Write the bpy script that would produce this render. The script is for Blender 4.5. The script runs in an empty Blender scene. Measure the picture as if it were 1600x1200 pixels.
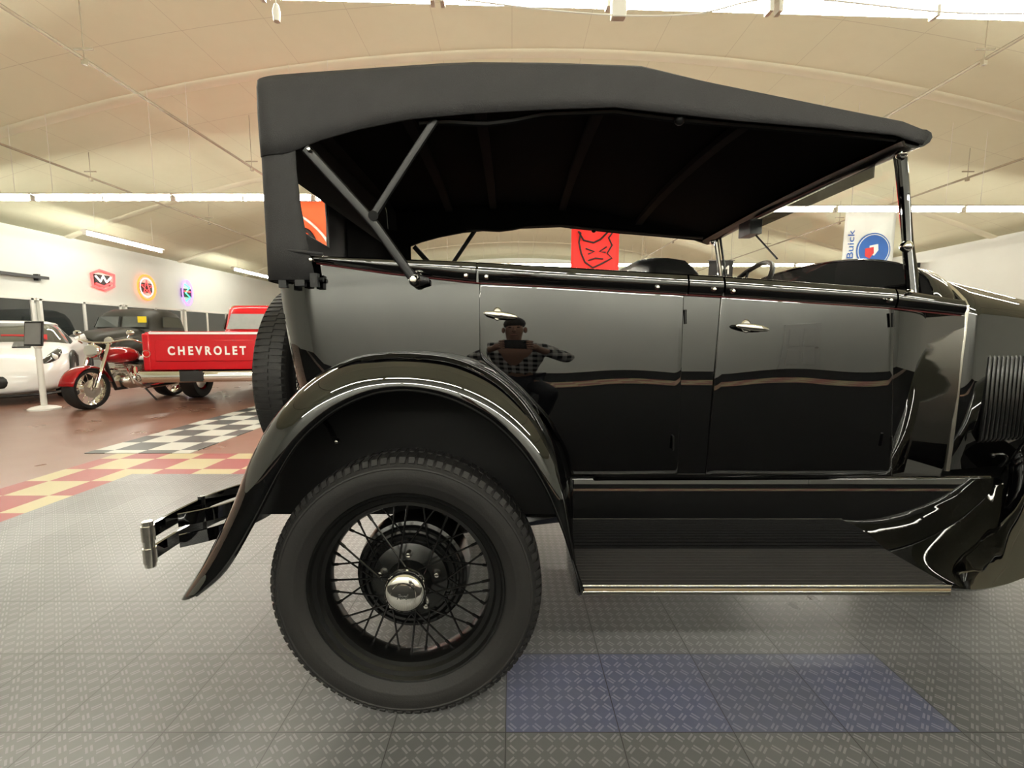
import bpy, bmesh, math, random
from mathutils import Vector, Matrix
random.seed(3)
C=bpy.context.scene.collection
PI=math.pi
bpy.context.scene.view_settings.view_transform='Standard'
def V(*a): return Vector(a)
F=720.; TH=math.atan(76/720); H=1.0; ct,st=math.cos(TH),math.sin(TH)
def P(px,py,Y):
    a=(px-800)/F; b=(600-py)/F; dy=ct+b*st; dz=-st+b*ct; t=Y/dy
    return V(a*t,Y,H+dz*t)
def proj(p):
    z=p[2]-H; d=p[1]*ct-z*st; u=p[1]*st+z*ct
    return (800+F*p[0]/d,600-F*u/d)
def cr(pts,n=6):
    out=[];N=len(pts)
    for i in range(N-1):
        q=(pts[max(i-1,0)],pts[i],pts[i+1],pts[min(i+2,N-1)])
        for k in range(n):
            t=k/n
            out.append(tuple(.5*(2*b+(c-a)*t+(2*a-5*b+4*c-d)*t*t+(-a+3*b-3*c+d)*t**3) for a,b,c,d in zip(*q)))
    out.append(tuple(pts[-1])); return out
def ip(poly,x):
    if x<=poly[0][0]: return poly[0][1]
    for (a,b),(c,d) in zip(poly,poly[1:]):
        if x<=c: return b+(d-b)*(x-a)/(c-a)
    return poly[-1][1]
# ---------------------------------------------------------------- materials
class NT:
    def __init__(s,name):
        s.m=bpy.data.materials.new(name); s.m.use_nodes=True; s.t=s.m.node_tree; s.n=s.t.nodes
        s.b=s.n['Principled BSDF']; s.co=s.n.new('ShaderNodeTexCoord').outputs['Object']
    def set(s,sock,v):
        if isinstance(v,bpy.types.NodeSocket): s.t.links.new(v,sock)
        else: sock.default_value=v
    def ma(s,op,a,b=None,c=None):
        n=s.n.new('ShaderNodeMath'); n.operation=op
        for i,v in enumerate((a,b,c)):
            if v is not None: s.set(n.inputs[i],v)
        return n.outputs[0]
    def xyz(s):
        n=s.n.new('ShaderNodeSeparateXYZ'); s.t.links.new(s.co,n.inputs[0]); return n.outputs
    def noise(s,scale,detail=4):
        n=s.n.new('ShaderNodeTexNoise'); n.inputs['Scale'].default_value=scale; n.inputs['Detail'].default_value=detail
        s.t.links.new(s.co,n.inputs['Vector']); return n.outputs[0]
    def mix(s,f,a,b):
        n=s.n.new('ShaderNodeMix'); n.data_type='RGBA'
        s.set(n.inputs[0],f); s.set(n.inputs[6],a); s.set(n.inputs[7],b); return n.outputs[2]
    def bump(s,h,strength=.5,dist=.01):
        n=s.n.new('ShaderNodeBump'); n.inputs['Strength'].default_value=strength; n.inputs['Distance'].default_value=dist
        s.set(n.inputs['Height'],h); s.t.links.new(n.outputs[0],s.b.inputs['Normal'])
    def p(s,k,v): s.set(s.b.inputs[k],v)
def c4(c,k=1): return (min(c[0]*k,1),min(c[1]*k,1),min(c[2]*k,1),1)
def mat(name,col,rough=.5,metal=0,ior=1.5,emit=0,var=.15,sc=8,bump=0,bsc=60,rv=0):
    n=NT(name); f=n.noise(sc)
    n.p('Base Color',n.mix(f,c4(col,1-var),c4(col,1+var)))
    n.p('Roughness',n.ma('MULTIPLY_ADD',f,rv,rough-rv/2) if rv else rough); n.p('Metallic',metal); n.p('IOR',ior)
    if emit: n.p('Emission Color',c4(col)); n.p('Emission Strength',emit)
    if bump: n.bump(n.noise(bsc),bump,.004)
    return n.m
M={}
M['paint']=mat('black_gloss_paint',(.0008,.0008,.001),.018,0,1.88,var=.1)
M['paint2']=mat('black_satin_paint',(.003,.003,.003),.25,0,1.5)
M['iron']=mat('black_iron',(.003,.003,.0035),.38,0,1.4)
M['under']=mat('black_underbody',(.003,.003,.003),.7,0,1.35)
M['tire']=mat('tire_rubber',(.0105,.0098,.0095),.6,0,1.4,bump=.15,bsc=200)
M['chrome']=mat('chrome',(.85,.83,.78),.08,1,var=.03)
M['steel']=mat('brushed_steel',(.66,.63,.57),.25,1,var=.08,sc=60)
M['brass']=mat('tan_edge',(.45,.33,.2),.4,.6)
M['fabric']=mat('top_fabric',(.021,.0204,.0215),.72,0,1.45,var=.35,sc=14,bump=.4,bsc=500)
M['lining']=mat('dark_lining',(.011,.0108,.0108),.95,0,1.15)
M['bow']=mat('dark_bow_cloth',(.022,.021,.02),.9,0,1.2)
M['leather']=mat('black_leather',(.006,.006,.006),.35,bump=.2,bsc=300)
M['stripe']=mat('maroon_stripe',(.07,.01,.012),.3)
M['rubmat']=mat('running_board_rubber',(.02,.0185,.018),.6,0,1.4,bump=.2,bsc=400)
M['white']=mat('white_paint_car',(.85,.85,.84),.15,var=.02)
M['whitewall']=mat('white_plastic',(.78,.77,.72),.4,var=.04)
M['red']=mat('red_paint',(.5,.006,.012),.12,0,1.6,var=.05)
M['dred']=mat('dark_red_paint',(.3,.004,.008),.12,0,1.6,var=.05)
M['olive']=mat('dark_olive_paint',(.022,.021,.016),.5,0,1.4,var=.2)
M['dark']=mat('dark_trim',(.008,.008,.008),.4)
M['grey']=mat('grey_metal',(.25,.25,.25),.4,.4)
M['rlens']=mat('red_lens',(.5,.01,.01),.15)
M['yellow']=mat('yellow_card',(.8,.6,.02),.6)
M['letter']=mat('white_lettering',(.85,.84,.8),.35,var=.02)
M['door']=mat('white_door',(.66,.67,.64),.35,var=.03)
M['tube']=mat('lamp_glow',(1,.97,.86),.5,emit=104,var=.01)
M['fix']=mat('fixture_white',(.75,.72,.64),.4,var=.04)
M['pipe']=mat('pipe_cream',(.35,.31,.22),.5)
M['banner_red']=mat('glowing_red_banner_cloth',(.75,.025,.02),.8,emit=.2,var=.08)  # brightness put into the cloth as a faint glow of its own
M['banner_orange']=mat('glowing_orange_banner_cloth',(.9,.1,.03),.8,emit=.5,var=.08)  # cloth glows by itself, added emission rather than lamp light
M['banner_white']=mat('white_banner_cloth',(.75,.76,.74),.8,var=.05)
M['banner_dark']=mat('dark_banner_cloth',(.02,.02,.022),.8)
M['ink']=mat('black_ink',(.008,.008,.008),.7)
M['blue']=mat('blue_ink',(.02,.11,.42),.6)
M['redink']=mat('red_ink',(.6,.03,.03),.6)
M['skin']=mat('skin',(.38,.22,.16),.5,bump=.1,bsc=300)
M['lips']=mat('lips',(.3,.13,.11),.5)
M['hair']=mat('dark_hair',(.02,.014,.01),.6)
M['jean']=mat('dark_trousers',(.012,.013,.018),.8)
M['mat']=mat('reflection_darkening_floor',(.018,.018,.018),.9,0,1.15,var=.2)  # for the made-up dark floor that keeps the lower door reflections black
for k,c in dict(nred=(1,.08,.08),norange=(1,.22,.04),nwhite=(1,.85,.8),ngreen=(.1,.9,.4),npurple=(.5,.2,1)).items():
    M[k]=mat('neon_'+k[1:],c,.5,emit=2.,var=.01)
def glassmat(name,tint,gl):
    n=NT(name); n.n.remove(n.b); o=n.n['Material Output']
    t=n.n.new('ShaderNodeBsdfTransparent'); t.inputs[0].default_value=tint
    g=n.n.new('ShaderNodeBsdfGlossy'); g.inputs['Roughness'].default_value=.02
    x=n.n.new('ShaderNodeMixShader'); x.inputs[0].default_value=gl
    n.t.links.new(t.outputs[0],x.inputs[1]); n.t.links.new(g.outputs[0],x.inputs[2]); n.t.links.new(x.outputs[0],o.inputs[0]); return n.m
M['glass']=glassmat('clear_glass',(.93,.95,.93,1),.06)
M['tint']=glassmat('tinted_visor',(.35,.35,.35,1),.05)
M['dglass']=mat('dark_glass',(.03,.035,.035),.04,0,2.0)
M['pglass']=mat('pale_glass',(.3,.33,.32),.05,0,2.0)
M['mglass']=mat('dim_glass',(.08,.09,.085),.05,0,1.7)
def rubber():
    n=NT('diamond_rubber_tile'); X,Y,_=n.xyz(); T=.2885; x0,y0=-.016,1.066
    u=n.ma('DIVIDE',n.ma('SUBTRACT',X,x0),T); v=n.ma('DIVIDE',n.ma('SUBTRACT',Y,y0),T)
    def edge(w):
        f=n.ma('FRACT',w); return n.ma('ABSOLUTE',n.ma('SUBTRACT',f,.5))
    seam=n.ma('GREATER_THAN',n.ma('MAXIMUM',edge(u),edge(v)),.496)
    s=.2885/9
    a=n.ma('DIVIDE',n.ma('SUBTRACT',X,x0),s); b=n.ma('DIVIDE',n.ma('SUBTRACT',Y,y0),s)
    par=n.ma('FLOORED_MODULO',n.ma('ADD',n.ma('FLOOR',a),n.ma('FLOOR',b)),2.)
    fx=n.ma('SUBTRACT',n.ma('FRACT',a),.5); fy=n.ma('SUBTRACT',n.ma('FRACT',b),.5)
    sg=n.ma('MULTIPLY_ADD',par,-2.,1.)
    fys=n.ma('MULTIPLY',fy,sg)
    ac=n.ma('ADD',fx,fys); al=n.ma('SUBTRACT',fx,fys)
    bar=n.ma('MULTIPLY',n.ma('LESS_THAN',n.ma('ABSOLUTE',n.ma('SUBTRACT',n.ma('ABSOLUTE',ac),.2)),.11),n.ma('LESS_THAN',n.ma('ABSOLUTE',al),.5))
    hgt=n.ma('SUBTRACT',bar,n.ma('MULTIPLY',seam,1.5))
    n.bump(hgt,1.,.006)
    n2=n.noise(2.2,6); n3=n.noise(9.,4)
    wn=n.n.new('ShaderNodeTexWhiteNoise'); cb=n.n.new('ShaderNodeCombineXYZ')
    n.set(cb.inputs[0],n.ma('FLOOR',u)); n.set(cb.inputs[1],n.ma('FLOOR',v)); n.t.links.new(cb.outputs[0],wn.inputs[0])
    base=n.mix(n.ma('ADD',n.ma('MULTIPLY',n2,.6),n.ma('MULTIPLY',wn.outputs[0],.4)),(.105,.107,.109,1),(.232,.234,.235,1))
    bl=n.ma('MULTIPLY',n.ma('MULTIPLY',n.ma('GREATER_THAN',u,0.),n.ma('LESS_THAN',u,4.)),n.ma('MULTIPLY',n.ma('GREATER_THAN',v,0.),n.ma('LESS_THAN',v,1.)))
    base=n.mix(n.ma('MULTIPLY',bl,n.ma('MULTIPLY',n.ma('MULTIPLY_ADD',wn.outputs[0],.45,.55),n.ma('MULTIPLY_ADD',n3,.7,.5))),base,(.11,.125,.245,1))
    base=n.mix(bar,n.mix(.28,base,(.025,.025,.025,1)),n.mix(.25,base,(.36,.36,.36,1)))  # relief shading put into the colour: raised bars lighter, gaps darker
    base=n.mix(n.ma('MULTIPLY',seam,.8),base,(.02,.02,.02,1))
    n.p('Base Color',base); n.p('Roughness',n.ma('MULTIPLY_ADD',n2,.3,.19)); n.p('IOR',1.55)
    return n.m
M['rubber']=rubber()
def checker(name,a,b,T=.2885,x0=-.016,y0=1.066):
    n=NT(name); X,Y,_=n.xyz()
    k=n.ma('FLOORED_MODULO',n.ma('ADD',n.ma('FLOOR',n.ma('DIVIDE',n.ma('SUBTRACT',X,x0),T)),n.ma('FLOOR',n.ma('DIVIDE',n.ma('SUBTRACT',Y,y0),T))),2.)
    n.p('Base Color',n.mix(k,c4(a),c4(b))); n.p('Roughness',.4); n.bump(n.noise(150),.15,.002); return n.m
M['chk_red']=checker('red_cream_tiles',(.27,.035,.035),(.44,.38,.2))
M['chk_bw']=checker('black_white_tiles',(.045,.055,.055),(.52,.53,.48))
def concrete():
    n=NT('red_concrete'); a=n.noise(.5,4); b=n.noise(2.,3)
    n.p('Base Color',n.mix(a,n.mix(b,(.18,.083,.058,1),(.21,.10,.07,1)),(.25,.14,.10,1))); n.p('Roughness',n.ma('MULTIPLY_ADD',b,.15,.22)); n.bump(b,.03,.002); return n.m
M['floor']=concrete()
def ceilmat():
    n=NT('cream_ceiling_panels'); X,Y,_=n.xyz(); a=n.noise(.6,6); b=n.noise(5.,5)
    def ln(w,T,wd): return n.ma('GREATER_THAN',n.ma('ABSOLUTE',n.ma('SUBTRACT',n.ma('FRACT',n.ma('DIVIDE',w,T)),.5)),.5-wd)
    l=n.ma('MAXIMUM',ln(X,1.22,.003),ln(Y,2.44,.002))
    col=n.mix(a,(.73,.735,.53,1),(.83,.84,.64,1)); col=n.mix(n.ma('MULTIPLY',b,.25),col,(.65,.63,.44,1))
    col=n.mix(n.ma('MULTIPLY',l,.4),col,(.35,.3,.2,1))
    n.p('Base Color',col); n.p('Roughness',.8); n.bump(n.ma('SUBTRACT',b,l),.15,.02); return n.m
M['ceil']=ceilmat()
M['wall']=mat('white_wall',(.70,.72,.68),.6,var=.05,sc=1.5,bump=.05,bsc=40)
M['beam']=mat('cream_beam',(.76,.75,.57),.7,var=.1,sc=2)
def plaid():
    n=NT('checked_shirt_cloth'); X,Y,Z=n.xyz()
    f=lambda w: n.ma('GREATER_THAN',n.ma('FRACT',n.ma('DIVIDE',w,.055)),.5)
    k=n.ma('MULTIPLY_ADD',n.ma('ADD',f(X),f(Z)),.5,0.)
    n.p('Base Color',n.mix(k,(.01,.01,.012,1),(.7,.7,.68,1))); n.p('Roughness',.9); return n.m
M['plaid']=plaid()
# ---------------------------------------------------------------- mesh builder
class MB:
    def __init__(s): s.bm=bmesh.new()
    def loft(s,rings,close=True,cap=True,loop=False):
        vs=[[s.bm.verts.new(p) for p in r] for r in rings]; n=len(vs[0]); R=len(vs)
        for i in range(R if loop else R-1):
            a=vs[i]; b=vs[(i+1)%R]
            for j in range(n if close else n-1):
                k=(j+1)%n; s.bm.faces.new((a[j],a[k],b[k],b[j]))
        if cap and close and not loop:
            s.bm.faces.new(vs[0][::-1]); s.bm.faces.new(vs[-1])
        return s
    def tube(s,pts,r,n=8,loop=False,up=None):
        pts=[V(*p) for p in pts]; N=len(pts); rings=[]; u0=V(*up) if up else None
        for i,p in enumerate(pts):
            t=((pts[(i+1)%N]-pts[i-1]) if loop else (pts[min(i+1,N-1)]-pts[max(i-1,0)])).normalized()
            if u0 is None: u0=V(0,0,1) if abs(t.z)<.9 else V(1,0,0)
            u=(u0-t*u0.dot(t)).normalized(); w=t.cross(u); u0=u
            rr=r[i] if isinstance(r,list) else r
            ra,rb=rr if isinstance(rr,tuple) else (rr,rr)
            rings.append([p+u*ra*math.cos(2*PI*k/n)+w*rb*math.sin(2*PI*k/n) for k in range(n)])
        return s.loft(rings,loop=loop)
    def bar(s,pts,h,w,up=(0,0,1)):
        pts=[V(*p) for p in pts]; N=len(pts); rings=[]; u0=V(*up)
        for i,p in enumerate(pts):
            t=(pts[min(i+1,N-1)]-pts[max(i-1,0)]).normalized(); u=(u0-t*u0.dot(t)).normalized(); v=t.cross(u)
            rings.append([p+u*h*a+v*w*b for a,b in ((-.5,-.5),(.5,-.5),(.5,.5),(-.5,.5))])
        return s.loft(rings)
    def lathe(s,prof,n=48,axis='y',c=(0,0,0),closed=False):
        c=V(*c); rings=[]
        for k in range(n):
            a=2*PI*k/n; ca,sa=math.cos(a),math.sin(a)
            rings.append([c+(V(r*ca,h,r*sa) if axis=='y' else V(h,r*ca,r*sa) if axis=='x' else V(r*ca,r*sa,h)) for r,h in prof])
        return s.loft(rings,close=closed,loop=True)
    def box(s,c,sz,rot=None):
        m=Matrix.Translation(c)@(rot.to_matrix().to_4x4() if rot else Matrix())@Matrix.Diagonal((sz[0],sz[1],sz[2],1))
        bmesh.ops.create_cube(s.bm,size=1,matrix=m); return s
    def ball(s,c,r,n=12):
        r=r if isinstance(r,tuple) else (r,r,r)
        bmesh.ops.create_uvsphere(s.bm,u_segments=n,v_segments=max(6,n//2),radius=1,matrix=Matrix.Translation(c)@Matrix.Diagonal((r[0],r[1],r[2],1))); return s
    def poly(s,pts):
        s.bm.faces.new([s.bm.verts.new(p) for p in pts]); return s
    def prism(s,pts,d):
        d=V(*d); pts=[V(*p) for p in pts]; return s.loft([pts,[p+d for p in pts]])
    def build(s,name,m,parent=None,org=None,loc=None,bev=0,solid=0,sub=0,ang=35,bs=2,so=0):
        bmesh.ops.remove_doubles(s.bm,verts=s.bm.verts,dist=2e-5)
        bmesh.ops.recalc_face_normals(s.bm,faces=s.bm.faces)
        me=bpy.data.meshes.new(name); s.bm.to_mesh(me); s.bm.free()
        if org is not None: me.transform(Matrix.Translation(-V(*org)))
        me.materials.append(m if not isinstance(m,str) else M[m])
        for p in me.polygons: p.use_smooth=True
        me.set_sharp_from_angle(angle=math.radians(ang))
        o=bpy.data.objects.new(name,me); C.objects.link(o); o.parent=parent
        if loc is not None: o.location=loc
        if sub: q=o.modifiers.new('sub','SUBSURF'); q.levels=sub; q.render_levels=sub
        if solid: q=o.modifiers.new('sol','SOLIDIFY'); q.thickness=solid; q.offset=so
        if bev: q=o.modifiers.new('bev','BEVEL'); q.width=bev; q.segments=bs; q.limit_method='ANGLE'; q.angle_limit=math.radians(40)
        return o
def tag(o,label=None,cat=None,group=None,kind=None):
    for k,v in (('label',label),('category',cat),('group',group),('kind',kind)):
        if v: o[k]=v
    return o
def thing(name,label,cat,loc=(0,0,0),rz=0,group=None):
    o=bpy.data.objects.new(name,None); C.objects.link(o); o.location=loc; o.rotation_euler.z=rz; o.empty_display_size=.1
    return tag(o,label,cat,group)
def copytree(o,parent=None):
    c=o.copy(); C.objects.link(c); c.parent=parent
    for ch in list(o.children): copytree(ch,c)
    return c
def mirror(o,parent=None):
    n=o.copy(); C.objects.link(n); me=o.data.copy(); me.transform(Matrix.Diagonal((1,-1,1,1))); me.flip_normals(); n.data=me
    n.location.y*=-1
    if parent: n.parent=parent
    for ch in list(o.children): mirror(ch,n)
    return n
def text(s,h,m,parent,loc,rot,name='lettering',width=None,ext=.003,shear=0,bold=.012):
    cu=bpy.data.curves.new(name,'FONT'); cu.body=s; cu.size=1; cu.align_x='CENTER'; cu.align_y='CENTER'; cu.extrude=ext/h if h else 0; cu.shear=shear; cu.offset=bold
    ob=bpy.data.objects.new(name,cu); C.objects.link(ob)
    me=bpy.data.meshes.new_from_object(ob.evaluated_get(bpy.context.evaluated_depsgraph_get())); bpy.data.objects.remove(ob)
    xs=[v.co.x for v in me.vertices]; ys=[v.co.y for v in me.vertices]; w0=max(xs)-min(xs); h0=max(ys)-min(ys)
    kx=(width/w0) if width else h/h0
    me.transform(Matrix.Diagonal((kx,h/h0,h,1))@Matrix.Translation((-(max(xs)+min(xs))/2,-(max(ys)+min(ys))/2,0)))
    me.name=name; me.materials.clear(); me.materials.append(M[m])
    o=bpy.data.objects.new(name,me); C.objects.link(o); o.parent=parent; o.location=loc; o.rotation_euler=rot; return o
def sr(x,zc,hw,hh,e=3.,n=24,yc=0):
    r=[]
    for k in range(n):
        a=2*PI*(k+.5)/n; c,s=math.cos(a),math.sin(a)
        r.append(V(x,yc+hw*math.copysign(abs(c)**(2/e),c),zc+hh*math.copysign(abs(s)**(2/e),s)))
    return r
def rr(xc,yc,z,hx,hy,e=4.,n=28):
    return [V(p.y+xc,p.z+yc,z) for p in sr(0,0,hx,hy,e,n)]
def struct(mb,name,m,**k): return tag(mb.build(name,m,**k),kind='structure')
# ================================================================ CAMERA
cam=bpy.data.cameras.new('camera'); co=bpy.data.objects.new('camera',cam); C.objects.link(co)
co.location=(0,0,H); co.rotation_euler=(PI/2-TH,0,0); cam.sensor_width=36; cam.lens=36*F/1600; cam.clip_start=.02
bpy.context.scene.camera=co
w=bpy.data.worlds.new('world'); bpy.context.scene.world=w; w.use_nodes=True; w.node_tree.nodes['Background'].inputs[0].default_value=(.9,.85,.75,1); w.node_tree.nodes['Background'].inputs[1].default_value=.2
# ================================================================ ROOM
XL,XR,YB,YF=-12.,13.,-7.,30.
def cz(x): return 3.6+2.3*(1-((x-.5)/12.6)**2)
struct(MB().box((.5,11.5,-.054),(25,37,.1)),'floor','floor')
struct(MB().box((2.0,1.9275,-.001),(9.5,2.645,.006)),'floor_rubber_tiles','rubber')
struct(MB().box((.5,-1.42,-.001),(24.9,4.05,.006)).box((.5,-5.64,-.001),(24.9,2.6,.006)),'floor_reflection_darkener','mat')  # unseen dark floor added behind the camera to darken the door reflections
r=MB().box((-3.05,2.2175,-.001),(.6,3.225,.006)); r.box((2.0,3.54,-.001),(9.5,.58,.006)); r.box((2.0,-3.895,-.001),(9.5,.89,.006))
struct(r,'floor_red_checker','chk_red')
struct(MB().box((-3.2,5.65,-.001),(.9,3.6,.006)),'floor_black_checker','chk_bw')
g=MB(); xs=[XL+(XR-XL)*i/40 for i in range(41)]
g.loft([[V(x,y,cz(x)) for x in xs] for y in [YB+37*i/20 for i in range(21)]],close=False); struct(g,'ceiling','ceil',solid=.05,so=1)
struct(MB().box((XL-.05,11.5,1.9),(.1,37,3.8)),'wall_left','wall')
struct(MB().box((XR+.05,11.5,1.9),(.1,37,3.8)),'wall_right','wall')
struct(MB().box((.5,YB-.05,3),(25.2,.1,6.2)),'wall_back','wall')
struct(MB().box((.5,YF+.05,3),(25.2,.1,6.2)),'wall_far','wall')
for i,y in enumerate((-3.5,.3,4.4,8.6,12.8,17.,21.,25.)):
    b=MB().tube([(x,y,cz(x)) for x in xs],(.035,.13),12,up=(0,0,1)); struct(b,'trim_%d'%(i+1),'beam')
def wdoor(n,x):
    d=struct(MB().box((x,YB+.03,1.03),(.95,.06,2.06)),'door_%d'%n,'door',bev=.01)
    for zx in (-.2,.2):
        for z0,h in ((.55,.7),(1.45,.8)): MB().box((x+zx,YB+.065,z0),(.3,.02,h)).build('panel','door',d,bev=.008)
    MB().ball((x+.38,YB+.1,1.),.035).build('door_knob','steel',d)
wdoor(1,6.5)
for i in range(7):
    y0=9.2+i*2.6
    w_=struct(MB().box((XL+.03,y0+1.2,1.42),(.05,2.4,.95)),'window_%d'%(i+1),'dglass')
    f=MB()
    for z in (.93,1.91): f.box((XL+.05,y0+1.2,z),(.08,2.56,.07))
    for yy in (0,1.2,2.4): f.box((XL+.05,y0+yy,1.42),(.08,.07,1.))
    f.build('window_frame','whitewall',w_)
tag(MB().bar([(XL+.12,y,2.45) for y in (9.5,10,11,12.0)],.07,.1).box((XL+.06,9.7,2.45),(.12,.06,.16)).box((XL+.06,11.8,2.45),(.12,.06,.16)).build('wall_rail','dark'),'long black rail fixed high on the left white wall','rail')
# ---------------------------------------------------------------- strip lights
LZ=3.4
proto=None
def light(label,group,x,y,rz=0):
    global proto
    if proto is None:
        t=thing('strip_light',label,'ceiling light',(x,y,LZ),rz,group)
        MB().prism([(-1.22,-.03,.035),(-1.22,-.09,.06),(-1.22,-.03,.1),(-1.22,.03,.1),(-1.22,.09,.06),(-1.22,.03,.035)],(2.44,0,0)).build('housing','fix',t)
        for k in (-1,1): MB().tube([(.61*k-.595,0,0),(.61*k+.595,0,0)],.028,10).build('tube','tube',t)
        for k in (-1,0,1): MB().box((1.2*k,0,.01),(.03,.07,.09)).build('socket','fix',t)
        proto=t
    else:
        t=proto.copy(); C.objects.link(t)
        for ch in proto.children:
            if not ch.name.startswith('hanger'): copytree(ch,t)
        t.location=(x,y,LZ); t.rotation_euler.z=rz; t['label']=label; t['group']=group
    for k in (-1,1):
        X=x+k*.9*math.cos(rz); Y=y+k*.9*math.sin(rz); z=cz(X)
        MB().tube([(k*.9,0,.1),(k*.9,0,z-LZ)],.0035,5).build('hanger','fix',t)
    return t
ordn=['first','second','third','fourth','fifth','sixth','seventh','eighth','ninth','tenth','eleventh']
def row(x0,n,y,desc,grp,sl=0):
    o=[]
    for i in range(n):
        x=x0+1.22+2.47*i; o.append(light('%s fluorescent strip light from the left in %s'%(ordn[i],desc),grp,x,y+sl*x,math.atan(sl)))
    return o
near_row=row(-5.46,5,3.60,'the row overhead just behind black car','strip lights of the nearest row',.04)
row(-10.9,4,8.45,'the row over red pickup','strip lights of the middle row, left')
row(1.3,4,9.2,'the row beyond the car windshield','strip lights of the middle row, right')
row(-7.5,8,16.3,'the third row back','strip lights of the third row')
row(-6,7,23.5,'the farthest row by end wall','strip lights of the farthest row')
row(-4.2,4,-2.2,'the row behind photographer','strip lights behind the camera')
row(-9.4,8,-6.0,'the added row washing the back wall','added strip lights washing the back wall')  # unseen row added to brighten the back wall mirrored in the car
light('fluorescent strip light running front to back near left wall, nearer one','strip lights along the left wall',-10.1,12.4,PI/2)
light('fluorescent strip light running front to back near left wall, farther one','strip lights along the left wall',-10.2,18.4,PI/2)
t=near_row[2]
MB().box((.02,-.22,-.18),(.1,.06,.12)).build('junction_box','fix',t,bev=.006); MB().tube([(.02,-.22,-.12),(.02,-.05,.06)],.007,6).build('conduit','fix',t)
MB().tube(cr([(-2.9,-.2,.03),(-1.9,-.22,-.06),(-.4,-.22,-.2),(.5,-.22,-.2),(1.2,-.2,-.06),(2.5,-.22,-.14),(3.9,-.22,-.08)],8),.006,6).build('cable','fix',t)
t['label']='third fluorescent strip light from the left behind the car, with sagging cable and box'
def pipe(x,z,label,r=.022):
    t=thing('sprinkler_pipe',label,'pipe',(x,0,z))
    MB().tube([(0,-6.5,0),(0,29,0)],r,8).build('pipe_run','pipe',t)
    for k in range(9):
        y=-5+k*3.7
        MB().tube([(0,y,0),(0,y,cz(x)-z)],.006,5).box((0,y,-.03),(.05,.05,.07)).box((0,y,.12),(.24,.02,.02)).build('hanger','pipe',t)
pipe(-5.3,4.4,'thin cream sprinkler pipe running overhead left of the car roof')
pipe(5.85,4.4,'thin cream sprinkler pipe running overhead right of the car roof')
pipe(9.3,4.2,'thin sprinkler pipe farthest right under the ceiling')
pipe(-8.6,4.2,'thin sprinkler pipe farthest left under the ceiling')
q=P(432,18,3.1)
t=thing('pull_switch','small white pull switch on cord under the ceiling','switch',q)
MB().lathe([(0,-.06),(.02,-.06),(.024,0),(.014,.04),(0,.05)],12,'z').build('switch_body','fix',t); MB().tube([(0,0,.04),(-.05,0,cz(q.x)-q.z)],.004,5).build('cord','fix',t)
# ---------------------------------------------------------------- neon signs on left wall
def neon(y,z,label,items):
    t=thing('neon_sign',label,'neon sign',(XL+.01,y,z))
    for nm,m,pts,rr_,lp in items: MB().tube([(.06,a,b) for a,b in pts],rr_,6,loop=lp).build(nm,m,t)
    MB().box((.02,0,0),(.03,.5,.3)).build('backing','dark',t)
def circ(r,cx=0,cy=0,n=24,ky=1): return [(cx+r*math.cos(2*PI*k/n),cy+ky*r*math.sin(2*PI*k/n)) for k in range(n)]
neon(13.7,2.6,'red and white neon sign on left wall, nearest of the three',[('neon_outline','nred',[(-.35,-.2),(-.38,.15),(-.1,.28),(.38,.2),(.35,-.15),(.05,-.28)],.03,True),('neon_script','nwhite',[(-.25,.1),(-.1,-.05),(0,.12),(.1,-.05),(.25,.1)],.025,False),('neon_script','nred',[(-.25,-.12),(0,-.18),(.28,-.05)],.03,False)])
neon(15.3,2.55,'round orange neon ring sign on left wall, middle one',[('neon_ring','norange',circ(.36,ky=1.1),.03,True),('neon_ring','nwhite',circ(.27,ky=1.1),.012,True),('neon_star','nred',[(.24*math.cos(PI/2+k*4*PI/5),.24*math.sin(PI/2+k*4*PI/5)) for k in range(5)],.02,True)])
neon(17.2,2.55,'tall green and purple neon sign on left wall, farthest of the three',[('neon_outline','npurple',circ(.26,ky=1.7),.025,True),('neon_figure','ngreen',[(-.12,.3),(.12,.2),(-.1,0),(.12,-.15),(-.1,-.3)],.025,False),('neon_figure','nred',[(-.15,.05),(.15,.05)],.025,False)])
# ---------------------------------------------------------------- banners
def banner(name,label,px0,px1,py0,Y,h,m):
    a=P(px0,py0,Y); b=P(px1,py0,Y); t=thing(name,label,'banner',((a.x+b.x)/2,Y,a.z)); wd=b.x-a.x
    rows=[[V(-wd/2+wd*i/12,.02*math.sin(i*1.1+j*.3),-h*j/8) for i in range(13)] for j in range(9)]
    MB().loft(rows,close=False).build('cloth',m,t,solid=.006)
    MB().tube([(-wd/2-.04,0,0),(wd/2+.04,0,0)],.015,8).build('rod','grey',t)
    for k in (-1,1): MB().tube([(k*wd*.4,0,0),(k*wd*.4,0,cz(t.location.x)-a.z)],.004,5).build('cord','grey',t)
    return t,wd
def ink(t,pts,m='ink',r=.028,lp=False,nm='emblem'): MB().tube([(x,-.05,z) for x,z in pts],r,6,loop=lp).build(nm,m,t)
def shape(t,pts,m,y=-.045,nm='emblem'): return MB().prism([(x,y,z) for x,z in pts],(0,.01,0)).build(nm,m,t)
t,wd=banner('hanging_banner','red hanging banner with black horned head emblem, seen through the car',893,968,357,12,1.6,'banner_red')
hd=[(-.36,-.62),(-.42,-.35),(-.38,-.12),(-.44,-.08),(-.3,-.3),(-.05,-.36),(.12,-.28),(.3,-.1),(.46,-.06),(.33,-.24),(.42,-.42),(.3,-.62),(.42,-.74),(.2,-.86),(-.06,-.98),(-.26,-.84)]
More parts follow.
